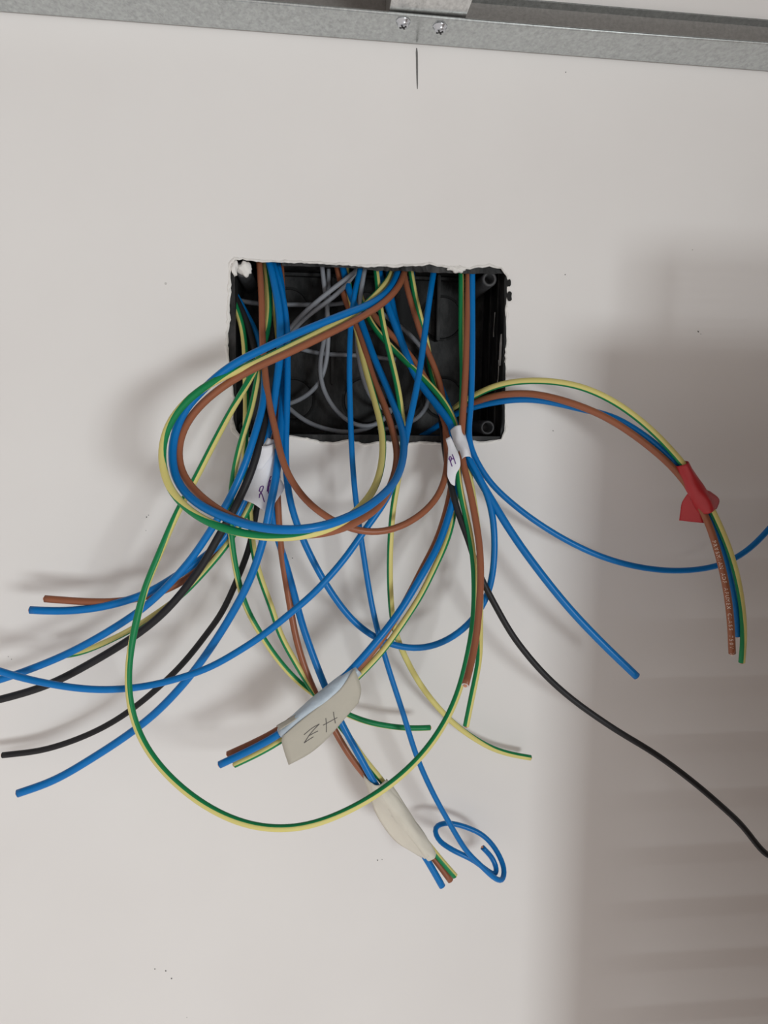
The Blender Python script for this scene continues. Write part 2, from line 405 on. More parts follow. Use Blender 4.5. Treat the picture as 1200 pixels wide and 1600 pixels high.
# ribs and ledge on the back panel
xr = P(684, 480, -50).x
part('rib', lambda bm: box(bm, xr-.0011, xr+.0011, .046, BD, P(684, 533, -50).z, bt, .0004), BOXM)
xr2 = P(520, 480, -50).x
part('rib', lambda bm: box(bm, xr2-.0010, xr2+.0010, .0525, BD, P(520, 600, -50).z, bt, .0004), BOXM)
zl = P(600, 433, -50).z
part('ledge', lambda bm: box(bm, bl, br, .050, BD, zl-.0006, zl+.0012, .0004), BOXM)
for fy in (.015, .034):
    part('side_rib', lambda bm: box(bm, br-.0010, br, fy, fy+.0014, bb, bt, .0004), BOXM)
def post(px, py, ro, ri, front):
    c = P(px, py, -front*1000)
    def tube(bm):
        n = 24; prof_ = [(ro*1.05, BD), (ro, front+.0008), (ro-.0006, front), (ri+.0004, front), (ri, front+.0006), (ri, front+.012), (.0001, front+.012)]
        R_ = []
        for (r_, y_) in prof_: R_.append([bm.verts.new((c.x+r_*math.cos(2*math.pi*k/n), y_, c.z+r_*math.sin(2*math.pi*k/n))) for k in range(n)])
        for a, b in zip(R_, R_[1:]):
            for k in range(n): bm.faces.new((a[k], a[(k+1) % n], b[(k+1) % n], b[k]))
    return part('corner_post', tube, POSTM, jb, True)
post(765, 436, .0044, .0026, .004); post(762, 668, .0042, .0029, .004); post(379, 421, .0044, .0025, .004); post(383, 668, .0042, .0026, .010)
# torn black edge left along the top of the opening
rg = random.Random(11); tv, tf = [], []; x = 440.0; k = 0
while x < 792:
    ytop = 409 + (x-440)*.030; hgt = (4.5 if x > 575 else 1.5)*rg.uniform(.7, 1.25); dd = -1.8 + rg.uniform(-.3, .3)
    tv += [P(x, ytop-3, dd), P(x+rg.uniform(-1, 1), ytop+5+hgt, dd-rg.uniform(0, 1.5)), P(x, ytop-3, dd-2.5), P(x, ytop+4+hgt, dd-3)]
    x += rg.uniform(4, 10); k += 1
for i in range(k-1):
    a, b = 4*i, 4*i+4
    tf += [(a, a+1, b+1, b), (a+2, b+2, b+3, a+3), (a+1, a+3, b+3, b+1)]
keep(mesh_obj('torn_edge', tv, tf, BOXM), jb)
# plaster blobs and smears on the box
def blob(name, px, py, d, rx, ry, rz, seed, parent, material=PLASTER):
    bm = bmesh.new(); bmesh.ops.create_icosphere(bm, subdivisions=3, radius=1); c = P(px, py, d); rnd = random.Random(seed)
    ph = [rnd.uniform(0, 6) for _ in range(6)]
    for v in bm.verts:
        k = 1 + .18*math.sin(3*v.co.x+ph[0])*math.sin(4*v.co.z+ph[1]) + .12*math.sin(7*v.co.x+ph[2]+5*v.co.z) + .05*math.sin(13*v.co.y+ph[3])
        v.co = c + Vector((v.co.x*rx*k, v.co.y*ry*k, v.co.z*rz*k))
    o = bm_obj(name, bm, material, None, True); keep(o, parent) if parent is jb else setattr(o, 'parent', parent); return o
blob('plaster_blob', 382, 420, -3, .0040, .0020, .0040, 1, jb)
blob('plaster_blob', 366, 419, -1, .0020, .0022, .0045, 2, jb)
blob('plaster_blob', 716, 421, -1, .0042, .0020, .0022, 3, jb)
blob('plaster_blob', 705, 419, -1, .0026, .0016, .0014, 5, jb)
def smear(pts, wpx, x):
    vs, fs = [], []
    for i, (y_, z_) in enumerate(pts):
        ww = wpx*(0.9+random.random()*1.4)*.001; vs += [(x, y_-ww, z_), (x, y_+ww, z_)]
    for i in range(len(pts)-1): fs.append((2*i, 2*i+1, 2*i+3, 2*i+2))
    keep(mesh_obj('plaster_smear', vs, fs, PLASTER), jb)
zz = lambda py: P(785, py, 0).z
smear([(.020, zz(480)), (.021, zz(495)), (.022, zz(510)), (.0215, zz(520))], .5, br-.00115)
smear([(.006, zz(520)), (.0065, zz(535)), (.007, zz(555)), (.008, zz(570))], 1.3, br-.0003)
smear([(.011, zz(560)), (.010, zz(575)), (.0105, zz(590)), (.013, zz(600))], .7, br-.0003)
for (x, y, ww, h) in [(795, 442, 7, 13), (796, 463, 8, 18), (790, 450, 5, 44), (789, 520, 4, 60), (788, 590, 4, 60), (787, 650, 4, 50)]:
    n = 12; vs = []
    for k in range(n):
        a = 2*math.pi*k/n; s = (abs(math.cos(a))**8+abs(math.sin(a))**8)**(-1/8)*random.uniform(.75, 1.0)
        vs.append(P(x+ww/2*s*math.cos(a), y+h/2*s*math.sin(a), .9))
    keep(mesh_obj('black_smudge', vs, [tuple(range(n))], PITCHBLACK), jb)

# ------------------------------------------------------------------ wires
def fill(vals, s):
    """linear fill of None values along arc length s"""
    idx = [i for i, v in enumerate(vals) if v is not None]
    if not idx: return [0.0]*len(vals)
    o = []
    for i in range(len(vals)):
        if i <= idx[0]: o.append(vals[idx[0]])
        elif i >= idx[-1]: o.append(vals[idx[-1]])
        else:
            a = max(k for k in idx if k <= i); b = min(k for k in idx if k >= i)
            o.append(vals[a] if a == b else vals[a] + (vals[b]-vals[a])*(s[i]-s[a])/(s[b]-s[a]))
    return o
def centreline(pts, step=.0030, smooth=6):
    n = len(pts); s = [0.0]
    for a, b in zip(pts, pts[1:]): s.append(s[-1] + math.hypot(b[0]-a[0], b[1]-a[1]))
    dep = fill([p[2] if len(p) > 2 else None for p in pts], s)
    gr = fill([p[3] if len(p) > 3 else None for p in pts], s)
    ctrl = [P(p[0], p[1], d) for p, d in zip(pts, dep)]
    c = [ctrl[0]*2-ctrl[1]] + ctrl + [ctrl[-1]*2-ctrl[-2]]
    outp, og = [], []
    for i in range(1, n):
        p0, p1, p2, p3 = c[i-1], c[i], c[i+1], c[i+2]
        # centripetal parameters
        t0 = 0; t1 = t0+max(1e-6, (p1-p0).length**.5); t2 = t1+max(1e-6, (p2-p1).length**.5); t3 = t2+max(1e-6, (p3-p2).length**.5)
        m = max(3, int((p2-p1).length/step))
        for k in range(m + (1 if i == n-1 else 0)):
            t = t1 + (t2-t1)*k/m
            a1 = p0*((t1-t)/(t1-t0)) + p1*((t-t0)/(t1-t0)); a2 = p1*((t2-t)/(t2-t1)) + p2*((t-t1)/(t2-t1)); a3 = p2*((t3-t)/(t3-t2)) + p3*((t-t2)/(t3-t2))
            b1 = a1*((t2-t)/(t2-t0)) + a2*((t-t0)/(t2-t0)); b2 = a2*((t3-t)/(t3-t1)) + a3*((t-t1)/(t3-t1))
            outp.append(b1*((t2-t)/(t2-t1)) + b2*((t-t1)/(t2-t1))); og.append(gr[i-1] + (gr[i]-gr[i-1])*k/m)
    for _ in range(smooth):
        q = outp[:]
        for i in range(1, len(outp)-1): q[i] = outp[i]*.5 + (outp[i-1]+outp[i+1])*.25
        outp = q
    return outp, og
WIRE_PATHS = {}
def wire(name, pts, od, material, label, group, cores='', smooth=6, step=.003, key=None, cat='wire'):
    """a tube along the path; od in mm; cores: s/e = a cut end showing its copper at the start/end"""
    cl, gr = centreline(pts, step, smooth)
    NS = 12; r = od*.0005; verts, faces, uvs, midx = [], [], [], []
    nrm = Vector((0, -1, 0)); lens = 0; prev_s = None
    frames = []
    for i, p in enumerate(cl):
        t = (cl[min(i+1, len(cl)-1)] - cl[max(i-1, 0)]).normalized()
        s = nrm.cross(t)
        if s.length < .15 and prev_s is not None: s = prev_s - t*prev_s.dot(t)
        s = s.normalized(); nn = t.cross(s) * -1
        if nn.y > 0 and abs(nn.y) > .3: nn = -nn
        # s points to the left of travel as seen from the room
        frames.append((t, s, nn)); prev_s = s
        if i: lens += (p-cl[i-1]).length
        for k in range(NS):
            a = 2*math.pi*k/NS
            verts.append(p + s*(r*math.cos(a)) + nn*(r*math.sin(a)))
    n = len(cl)
    fuv = []
    for i in range(n-1):
        for k in range(NS):
            k2 = (k+1) % NS
            faces.append((i*NS+k, i*NS+k2, (i+1)*NS+k2, (i+1)*NS+k)); midx.append(0)
            g0, g1 = gr[i]/360, gr[i+1]/360
            fuv += [(k/NS-g0, i), ((k+1)/NS-g0, i), ((k+1)/NS-g1, i+1), (k/NS-g1, i+1)]
    faces.append(tuple(range(NS))[::-1]); midx.append(1); fuv += [(.5, 0)]*NS
    faces.append(tuple((n-1)*NS+k for k in range(NS))); midx.append(1); fuv += [(.5, 0)]*NS
    cutm = CUT if 'w' in cores else material
    o = mesh_obj(name, verts, faces, material, None, True, [material, cutm], midx)
    for p in o.data.polygons[-2:]: p.use_smooth = False
    uvl = o.data.uv_layers.new(name='UVMap')
    for i, u in enumerate(fuv): uvl.data[i].uv = u
    tag(o, label, cat, group)
    for end, i in (('s', 0), ('e', n-1)):
        if end in cores:
            t, s, nn = frames[i]; t = -t if end == 's' else t
            vs, fs = [], []
            for h, rr in ((-.001, .52), (.0005, .52), (.0007, .40)):
                for k in range(8): vs.append(cl[i] + t*h + (s*math.cos(k*math.pi/4) + nn*math.sin(k*math.pi/4))*(r*rr))
            for a in range(2):
                for k in range(8): fs.append((a*8+k, a*8+(k+1) % 8, a*8+8+(k+1) % 8, a*8+8+k))
            fs.append(tuple(range(16, 24)))
            mesh_obj('copper_core', vs, fs, COPPER, o)
    if key: WIRE_PATHS[key] = (cl, frames, r)
    return o
G_LOOP = 'wires coiled in the loop to the left of the box'
G_LEFT = 'wires hanging from the left side of the box'
G_MID = 'wires hanging from the middle of the box'
G_RIGHT = 'wires hanging from the right side of the box'
G_REDB = 'wires in the red taped bundle'
G_CH = 'wires in the bundle with the pencilled tape'
G_CR = 'wires in the bundle with the cream tape'
G_GREY = 'thin grey cables inside the box'
BLUW, BROW, YGW, BLAW, GRYW = 'blue_wire', 'brown_wire', 'yellow_green_wire', 'black_wire', 'grey_cable'

# --- thin grey cables at the back of the box
GC = [
 ([(502,402,-32),(505,435),(508,456,-34),(512,490),(513,525),(512,550),(508,575),(500,598,-38),(482,617),(452,632,-42),(425,636,-46)], 'grey cable dropping from the box top then curving left'),
 ([(514,402,-40),(512,480,-40),(506,534,-36),(500,560),(500,590),(510,620),(526,644,-32),(544,658),(565,668,-28),(590,664),(606,650,-34),(618,630,-40)], 'grey cable bowing along the box bottom beside the thin blue wire'),
 ([(572,404,-22),(562,420),(540,436,-22),(510,459),(480,484,-26),(452,513,-34),(432,540,-40)], 'upper grey cable slanting down left behind the loop'),
 ([(566,404,-26),(557,424),(533,454,-26),(508,474),(482,492,-30),(456,518,-38),(436,546,-44)], 'lower grey cable slanting down left behind the loop'),
 ([(574,402,-26),(569,425),(564,456,-24),(558,506),(558,540,-26),(564,578),(572,606,-30),(585,632),(607,643,-36),(632,636,-42)], 'grey cable hanging down the box middle beside the brown loop wire'),
 ([(366,468,-30),(376,470),(404,475),(448,476,-46),(480,476),(532,475,-46),(556,468,-44)], 'grey cable lying level across the upper back of the box'),
 ([(462,543,-48),(472,546),(496,552),(554,555,-48),(590,558),(618,562,-50)], 'grey cable lying level across the middle of the box'),
 ([(440,628,-40),(452,638),(476,658,-32),(510,671),(544,676,-28),(572,671),(590,661,-34),(612,640,-42)], 'grey cable sagging lowest along the box bottom'),
 ([(588,482,-40),(602,494),(620,506,-42),(638,520),(658,542,-46),(672,566,-50)], 'short grey cable slanting right behind the brown wires'),
 ([(590,672,-44),(620,668,-40),(650,656,-40),(668,638,-44),(672,612,-48)], 'grey cable curling up behind the right wires at the box bottom'),
]
for pts, lab in GC: wire(GRYW, pts, 2.9, GREY, lab, G_GREY, cat='cable')

# --- big loop (three wires) from the top centre round the left and back
wire(BLUW, [(628,402,-22),(622,424,-18),(610,452,-6),(585,472,5),(540,490,22),(500,506,33),(452,526,43),(410,546,50),(355,574,58),(322,604,62),(300,626),(287,642),(273,672),(268,710,74),(275,752),(300,782,92),(347,807),(405,825,112),(455,829,116),(500,824,114),(562,800,102),(600,772,86),(622,744,68),(631,710,52),(631,680,38),(619,642,22),(601,597,6),(584,558,-4),(570,518,-14),(556,480,-22),(544,452,-26),(532,402,-30)],
     4.0, BLUE, 'blue wire in the middle of the three-wire loop left of the box', G_LOOP, smooth=10)
wire(YGW, [(618,402,-25,215),(613,426,-22),(600,446,-10),(578,470,0),(558,487,10),(520,508,24,222),(480,528,33),(420,557,44),(380,575,52,205),(345,590,60,150),(315,606,66,95),(280,637,72,40),(258,672,76,10),(251,715,80,-30),(260,755,86,-110),(282,787,92,-170),(325,817,100,-230),(370,832,106,-300),(430,841,110,-345),(470,839,110,-360),(527,822,104,-400),(562,794,92,-470),(588,757,70,-500),(598,712,48,-500),(597,672,32,-500),(583,617,12,-505),(567,560,-6),(560,525,-16),(548,470,-26),(540,402,-32)],
     3.7, YG, 'yellow-green wire on the outer side of the loop left of the box', G_LOOP, smooth=10)
wire(BROW, [(636,402,-22),(632,428,-16),(622,450,-6),(600,473,4),(560,498,18),(500,528,34),(452,551,42),(400,574,50),(350,602,57),(308,637,63),(284,672,68),(277,710,72),(285,745,78),(312,775,86),(350,803,96),(400,824,104),(455,836,108),(500,835,106),(530,828,102),(587,797,86),(612,755,64),(621,715,46),(616,680,32),(600,632,16),(582,588,2),(568,540,-10),(556,505,-20),(538,466,-28),(524,402,-34)],
     3.8, BROWN, 'brown wire on the inner side of the loop left of the box', G_LOOP, smooth=10)

# --- left group
wire(BROW, [(404,398,-14),(406,420,-10),(409,470,2),(410,530,12),(414,580,22),(420,630,31),(430,670,38),(442,725,46),(460,760,50),(485,790,54),(517,812,56),(550,828,56),(582,833,55),(617,827,52),(650,811,48),(675,790,44),(692,762,38),(699,735,32),(699,712,25),(697,690,17),(695,645,5),(690,608,-4),(678,570,-10),(666,546,-12),(656,518,-15),(644,478,-18),(634,446,-20),(628,402,-26)],
     3.6, BROWN, 'brown wire sagging in a U from the left wires over to the right tag', G_LEFT, smooth=10)
wire(YGW, [(413,398,-18,0),(416,420,-14,0),(420,450,-8),(422,476,-2),(418,516,6,10),(406,556,16,60),(392,590,26,140),(362,640,34,180),(330,700,42,180),(302,755,47),(277,800,52,170),(247,870,58,130),(226,920,62,130),(212,974,66,80),(202,1027,70,20),(200,1077,74,10),(207,1120,77,0),(223,1160,80,-5),(260,1210,86),(320,1259,92,-22),(380,1287,96,-34),(430,1295,98,-36),(480,1291,97,-36),(542,1268,93,-28),(592,1239,88),(627,1212,84,-10),(660,1180,79,-10),(695,1130,72,-5),(716,1084,66,0),(731,1026,60),(739,983,56),(742,935,50),(741,885,46,10),(735,835,41,0),(723,785,37,10),(714,735,33),(716,695,27,20),(714,668,20,20),(690,622,8,20),(660,590,-2),(630,561,-10,30),(600,531,-16),(576,500,-24,20),(562,460,-30),(556,402,-36)],
     3.55, YG, 'long yellow-green wire drooping in the largest loop below the box', G_LEFT, smooth=10)
wire(YGW, [(420,398,-26,0),(426,450,-22),(431,500,-14),(438,560,-2,0),(441,606,8),(436,650,16,160),(426,695,24),(414,740,27),(390,792,30,0),(357,848,33,-10),(317,896,35),(282,932,36),(247,957,36,-20),(207,983,35,-25),(160,1006,33,-30),(123,1021,32,-10),(101,1024,31,20)],
     3.3, YG, 'yellow-green wire from the left tag ending beside the blue wires at left', G_LEFT, 'e')
wire(YGW, [(358,455,-14,0),(366,474,-10,0),(372,490,-8,0),(380,518,-3),(383,550,3),(384,590,8,-10),(385,640,14,-10),(383,690,19,-10),(382,720,22),(386,770,25,90),(391,800,27,180),(395,855,30,185),(405,897,32,180),(427,957,34,180),(437,990,35),(460,1032,36),(480,1066,37),(496,1090,37),(520,1120,37),(545,1150,38,180),(564,1180,39),(600,1224,40,180),(640,1282,42),(684,1338,43,150),(711,1369,44,150)],
     3.5, YG, 'yellow-green wire running straight down left into the cream-taped bundle', G_CR, 'e')
wire(YGW, [(409,398,-24,180),(414,440,-20),(414,500,-8,180),(408,560,10,180),(402,592,20,180),(392,642,30),(377,688,36,175),(367,730,38,170),(361,772,38,120),(360,810,38,60),(362,847,38,30),(370,897,37,20),(384,948,36,10),(405,987,35,0),(430,1025,34),(460,1060,33,0),(495,1088,32,10),(520,1105,31),(546,1118,30,30),(580,1130,28,45),(610,1135,26),(641,1138,24,50),(672,1137,22,50)],
     3.3, YG, 'yellow-green wire ending short with its green side up below the pencilled tape', G_LEFT, 'e')
wire(BLUW, [(416,398,-12),(422,412,-9),(430,450,0),(437,490,8),(438,530,14),(436,570,20),(430,612,25),(425,652,29),(415,692,32),(402,735,31),(380,785,32),(370,805,33),(355,835,35),(330,862,37),(280,897,39),(230,927,40),(190,941,41),(150,950,41),(93,955,41),(47,953,41)],
     4.2, BLUE, 'thick blue wire from the left tag with a square end beside the brown end', G_LEFT, 'e')
wire(BROW, [(434,398,-30),(438,440,-26),(442,520,-12),(441,590,6),(432,655,20),(420,705,26),(402,750,27),(376,805,28),(358,838,29),(332,866,31),(293,904,34),(240,929,37),(183,940,39),(133,940,40),(70,935.5,40)],
     3.9, BROWN, 'brown wire end poking left just above the thick blue end', G_LEFT, 'e')
wire(BLUW, [(424,398,-16),(428,412,-12),(439,450,-4),(446,490,4),(449,520,9),(449,560,15),(449,610,21),(447,665,27),(446,710,31),(449,760,34),(457,800,36),(475,847,37),(500,897,37),(527,940,36),(555,974,35),(586,997,35),(620,1010,35),(655,1014,35),(690,1006,36),(718,989,37),(738,970,38),(758,941,39),(769,905,40),(773,860,40),(771,810,39),(762,772,37),(742,732,34),(730,712,31),(721,690,26),(712,662,16),(700,634,2),(690,606,-8),(670,560,-20),(650,490,-30),(642,402,-34)],
     3.7, BLUE, 'long blue wire hanging in a deep U between the left and right tags', G_LEFT, smooth=10)
wire(BLUW, [(362,452,-22),(372,468,-18),(384,490,-14),(398,516,-8),(408,545,2),(413,585,18),(411,632,32),(397,682,40),(385,720,43),(365,767,45),(347,800,45),(325,835,45),(300,872,45),(267,910,46),(228,947,46),(167,988,46),(100,1024,46),(33,1051,46),(0,1062,46),(-45,1075,46)],
     3.9, BLUE, 'blue wire leaving the frame at left just above the thick black wire', G_LEFT)
wire(BLAW, [(360,450,-16),(370,470,-14),(384,500,-8),(396,538,0),(408,590,14),(415,645,28),(406,692,38),(391,742,43),(375,777,45),(360,807,45),(342,837,44),(317,882,43),(285,925,42),(267,946,42),(235,976,41),(200,1001,41),(133,1041,41),(73,1071,41),(0,1093,41),(-45,1103,41)],
     4.1, BLACK, 'thick black wire leaving the frame at left below the blue wires', G_LEFT)
wire(BLAW, [(424,398,-34),(430,480,-28),(434,560,-16),(430,640,4),(418,700,18),(407,755,24),(402,790,26),(397,817,27),(390,855,29),(372,902,31),(347,957,33),(327,985,30),(283,1040,28),(217,1100,25),(175,1129,23),(133,1150,21),(67,1172,18),(4,1180,16)],
     3.4, BLACK, 'black wire from the left tag with its cut end at the left edge', G_LEFT, 'e')
wire(BLUW, [(430,398,-22),(440,450,-16),(443,520,-4),(443,590,10),(440,650,24),(436,700,36),(430,755,43),(422,790,44),(417,820,44),(407,860,44),(390,907,44),(365,955,43),(347,985,43),(317,1030,43),(283,1073,43),(240,1117,43),(200,1148,43),(150,1181,44),(83,1220,46),(27,1240,48)],
     4.2, BLUE, 'blue wire with a bare cut tip low at the left edge', G_LEFT, 'ew')
wire(BROW, [(438,398,-36),(442,470,-32),(444,560,-18),(440,640,2),(434,710,18),(433,760,24),(435,800,26),(437,840,28),(445,897,31),(453,945,33),(462,995,35),(475,1040,36),(492,1082,37),(525,1145,37),(545,1179,38),(562,1202,37),(600,1246,38),(640,1298,40),(678,1341,41),(704,1376,42)],
     3.7, BROWN, 'brown wire running down left into the cream-taped bundle', G_CR, 'e')
wire(BLUW, [(432,398,-40),(436,480,-36),(438,570,-18),(432,650,2),(424,720,19),(423,790,25),(432,835,27),(447,882,30),(464,945,34),(471,972,36),(490,1027,38),(511,1080,39),(537,1137,40),(560,1178,42),(590,1232,43),(630,1288,43),(667,1343,44),(691,1385,45)],
     3.9, BLUE, 'blue wire running down left into the cream-taped bundle', G_CR, 'e')

# --- middle group
wire(BLUW, [(566,402,-18),(562,424,-14),(554,460,-6),(548,510,4),(546,570,14),(547,632,22),(550,708,30),(555,772,34),(565,847,37),(581,945,40),(592,992,40),(606,1041,40),(629,1112,40),(652,1184,40),(675,1236,40),(701,1284,40),(730,1331,40),(752,1353,40),(770,1370,40),(784,1376,37),(788,1358,30),(777,1331,24),(756,1306,20),(724,1291,19),(695,1286,20),(679,1293,24),(684,1311,29),(707,1328,33),(738,1343,34),(761,1360,34),(773,1367,32),(776,1358,28),(770,1342,26),(754,1324,26)],
     3.1, BLUE, 'thin blue wire falling straight down to a small curled eyelet at its end', G_MID, 'e', smooth=3, step=.002)
wire(BLUW, [(681,402,-18),(677,428,-14),(672,460,-6),(664,520,6),(654,590,20),(646,630,28),(636,676,36),(626,725,44),(602,783,50),(575,821,53),(537,875,56),(500,917,58),(485,932,58),(455,957,59),(412,992,60),(367,1021,60),(330,1042,60),(283,1059,60),(240,1070,60),(200,1076,60),(155,1078,60),(117,1075,60),(50,1063,60),(0,1049,60),(-45,1034,60)],
     3.6, BLUE, 'thin blue wire crossing from the right of the box out at the left edge', G_MID)
wire(YGW, [(585,402,-20,180),(589,432,-16,180),(594,480,-6,180),(600,514,0),(610,556,8,180),(620,598,16),(627,640,23,180),(630,680,28),(629,710,30),(620,760,33,190),(615,787,34),(611,827,34,195),(609,885,33,200),(611,945,31,200),(616,983,29,220),(629,1018,27,245),(655,1067,24,260),(684,1105,21,270),(718,1138,18,290),(770,1170,14,335),(800,1179,12),(829,1184,11,340)],
     3.4, YG, 'yellow-green wire hanging from the box middle to an end low at right', G_MID, 'e')
wire(BLUW, [(589,402,-28),(592,424,-26),(600,458,-22),(608,484,-20),(618,510,-17),(632,546,-12),(645,580,-6),(662,607,0),(690,642,12),(708,668,20),(720,695,26),(730,716,30),(748,748,34),(765,776,37),(797,829,41),(833,880,44),(888,949,47),(943,1007,50),(995,1057,52)],
     4.3, BLUE, 'thick blue wire with a slanted cut end low at right', G_RIGHT, 'e')
wire(YGW, [(638,402,-26,180),(642,426,-22,180),(650,470,-18,180),(660,508,-16,180),(668,540,-16),(674,582,-14,180),(684,620,-4),(700,668,12),(712,700,20),(718,735,24),(712,775,28,0),(707,815,32,0),(697,848,36,0),(679,887,40,-10),(655,935,44,-10),(637,962,46,-15),(602,1012,50,-20),(565,1052,52,-20),(525,1089,53),(490,1119,52),(448,1151,51,0),(410,1174,50),(366,1195,49,0)],
     3.5, YG, 'yellow-green wire in the bundle with the pencilled tape', G_CH, 'e')
wire(BLUW, [(606,402,-38),(612,470,-34),(630,540,-26),(656,590,-14),(686,640,4),(706,675,16),(716,705,23),(717,742,28),(710,774,32),(700,810,36),(685,852,40),(660,897,46),(625,955,51),(605,982,54),(580,1012,56),(553,1043,57),(515,1080,58),(478,1112,57),(440,1145,56),(395,1170,55),(343,1195,54)],
     4.0, BLUE, 'thick blue wire in the bundle with the pencilled tape', G_CH, 'e')
wire(BROW, [(570,470,-30),(582,490,-24),(606,518,-18),(630,542,-14),(650,568,-11),(672,604,-4),(690,645,8),(700,680,16),(708,715,20),(707,745,24),(703,775,28),(694,810,32),(682,846,36),(660,888,41),(640,928,45),(622,960,49),(594,1003,51),(558,1046,53),(515,1078,53),(474,1110,52),(436,1140,50),(400,1159,49),(356,1179,48)],
     3.7, BROWN, 'brown wire in the bundle with the pencilled tape', G_CH, 'e')

# --- right group
wire(BLAW, [(660,540,-46),(672,590,-36),(684,632,-18),(690,660,2),(695,702,18),(704,757,32),(717,805,37),(735,852,41),(744,885,42),(760,920,43),(780,957,44),(800,992,44),(846,1049,45),(892,1091,45),(957,1137,46),(1027,1180,46),(1087,1225,47),(1130,1262,48),(1161,1291,48),(1182,1319,49),(1199,1338,49),(1212,1340,49)],
     3.5, BLACK, 'long black wire stretching down to the right edge', G_RIGHT)
wire(YGW, [(720,402,-14,160),(721,430,-10,160),(721,470,-4,160),(721,530,4,165),(723,580,10,190),(722,630,16),(722,680,22,180),(730,725,29),(734,745,31,230),(740,780,33,250),(749,850,38,260),(751,905,42,250),(750,965,47,220),(749,1030,54,180),(741,1070,58,180),(734,1105,61,180),(728,1135,63,180)],
     3.4, YG, 'yellow-green wire ending just right of the cut brown tip', G_RIGHT, 'e')
wire(BROW, [(732,402,-10),(732,432,-6),(731,490,3),(729,550,11),(726,610,18),(722,668,25),(720,700,30),(724,728,34),(731,752,38),(741,800,44),(750,860,51),(751,910,56),(748,957,61),(744,997,65),(735,1041,71),(727,1071,79)],
     3.8, BROWN, 'brown wire whose bare cut tip faces forward below the box', G_RIGHT, 'ew')
wire(BLUW, [(738,402,-8),(738,432,-4),(738,490,4),(738,550,12),(736,630,20),(732,680,25),(736,702,27),(750,731,29),(768,757,30),(797,784,31),(833,812,32),(888,846,32),(943,871,32),(998,886,31),(1053,892,30),(1090,890,29),(1119,885,28),(1163,864,26),(1196,833,24),(1230,792,22)],
     3.4, BLUE, 'thin blue wire sweeping out to the right edge behind the red tape', G_RIGHT)
# red taped bundle
wire(YGW, [(690,650,-30,200),(708,640,-18,200),(724,627,-4,200),(740,619,4),(760,608,12,205),(788,599,20),(815,595.5,26,210),(852,595,32,215),(907,604,40,215),(962,629,46,215),(1017,671,51,215),(1064,721,54,215),(1092,758,55),(1114,800,55,220),(1138,855,54,220),(1153,908,53,215),(1161,963,51,205),(1162,1000,50,190),(1159,1035,49,180)],
     3.6, YG, 'yellow-green wire of the red-taped bundle, longest at its end', G_REDB, 'e')
wire(BROW, [(700,648,-26),(720,638,-12),(742,628,2),(770,619,12),(797,615,20),(833,615,27),(888,628,36),(943,650,43),(998,685,48),(1053,732,52),(1080,766,54),(1101,803,55),(1119,853,56),(1133,908,56),(1141,963,55),(1144,1021,54)],
     3.9, BROWN, 'brown printed wire of the red-taped bundle', G_REDB, 'e', key='printed')
wire(BLUW, [(650,686,-40),(668,677,-34),(690,660,-24),(714,646,-12),(740,636,0),(770,629,8),(797,625,15),(833,624,22),(870,630,28),(907,639,34),(955,650,40),(998,674,45),(1045,712,49),(1080,758,50),(1105,800,50),(1128,855,50),(1142,908,49),(1150,955,48),(1152,994,47)],
     3.6, BLUE, 'blue wire of the red-taped bundle, shortest at its end', G_REDB, 'e')

# ------------------------------------------------------------------ tapes
def crom(a, b, c, d, t):
    return ((b*2) + (c-a)*t + (a*2-b*5+c*4-d)*t*t + (b*3-a-c*3+d)*t*t*t)*.5
def dense(line, m):
    l = [line[0]*2-line[1]] + line + [line[-1]*2-line[-2]]; o = []
    for i in range(1, len(l)-2):
        for k in range(m): o.append(crom(l[i-1], l[i], l[i+1], l[i+2], k/m))
    return o + [line[-1]]
def sheet(name, rows, material, parent=None, m=4, thick=.00022, rough=0.0, seed=0):
    g = [[P(*p) for p in r] for r in rows]
    g = [dense(r, m) for r in g]
    cols = [dense([r[j] for r in g], m) for j in range(len(g[0]))]
    R_, K = len(cols[0]), len(cols); rnd = random.Random(seed)
    v = [[cols[j][i] + Vector((0, rnd.uniform(-1, 1)*rough, 0)) for j in range(K)] for i in range(R_)]
    verts, faces = [], []
    for side in (0, 1):
        for i in range(R_):
            for j in range(K):
                a = v[min(i+1, R_-1)][j]-v[max(i-1, 0)][j]; b = v[i][min(j+1, K-1)]-v[i][max(j-1, 0)]
                nn = a.cross(b); nn = nn.normalized() if nn.length else Vector((0, -1, 0))
                if nn.y > 0: nn = -nn
                verts.append(v[i][j] + nn*(thick if side == 0 else 0))
    N = R_*K; ix = lambda s, i, j: s*N+i*K+j
    for i in range(R_-1):
        for j in range(K-1):
            faces.append((ix(0,i,j), ix(0,i+1,j), ix(0,i+1,j+1), ix(0,i,j+1)))
            faces.append((ix(1,i,j), ix(1,i,j+1), ix(1,i+1,j+1), ix(1,i+1,j)))
    for i in range(R_-1):
        faces += [(ix(0,i,0), ix(1,i,0), ix(1,i+1,0), ix(0,i+1,0)), (ix(0,i,K-1), ix(0,i+1,K-1), ix(1,i+1,K-1), ix(1,i,K-1))]
    for j in range(K-1):
        faces += [(ix(0,0,j), ix(0,0,j+1), ix(1,0,j+1), ix(1,0,j)), (ix(0,R_-1,j), ix(1,R_-1,j), ix(1,R_-1,j+1), ix(0,R_-1,j+1))]
    o = mesh_obj(name, verts, faces, material, parent, True)
    bm = bmesh.new(); bm.from_mesh(o.data); bmesh.ops.recalc_face_normals(bm, faces=bm.faces); bm.to_mesh(o.data); bm.free()
    return o
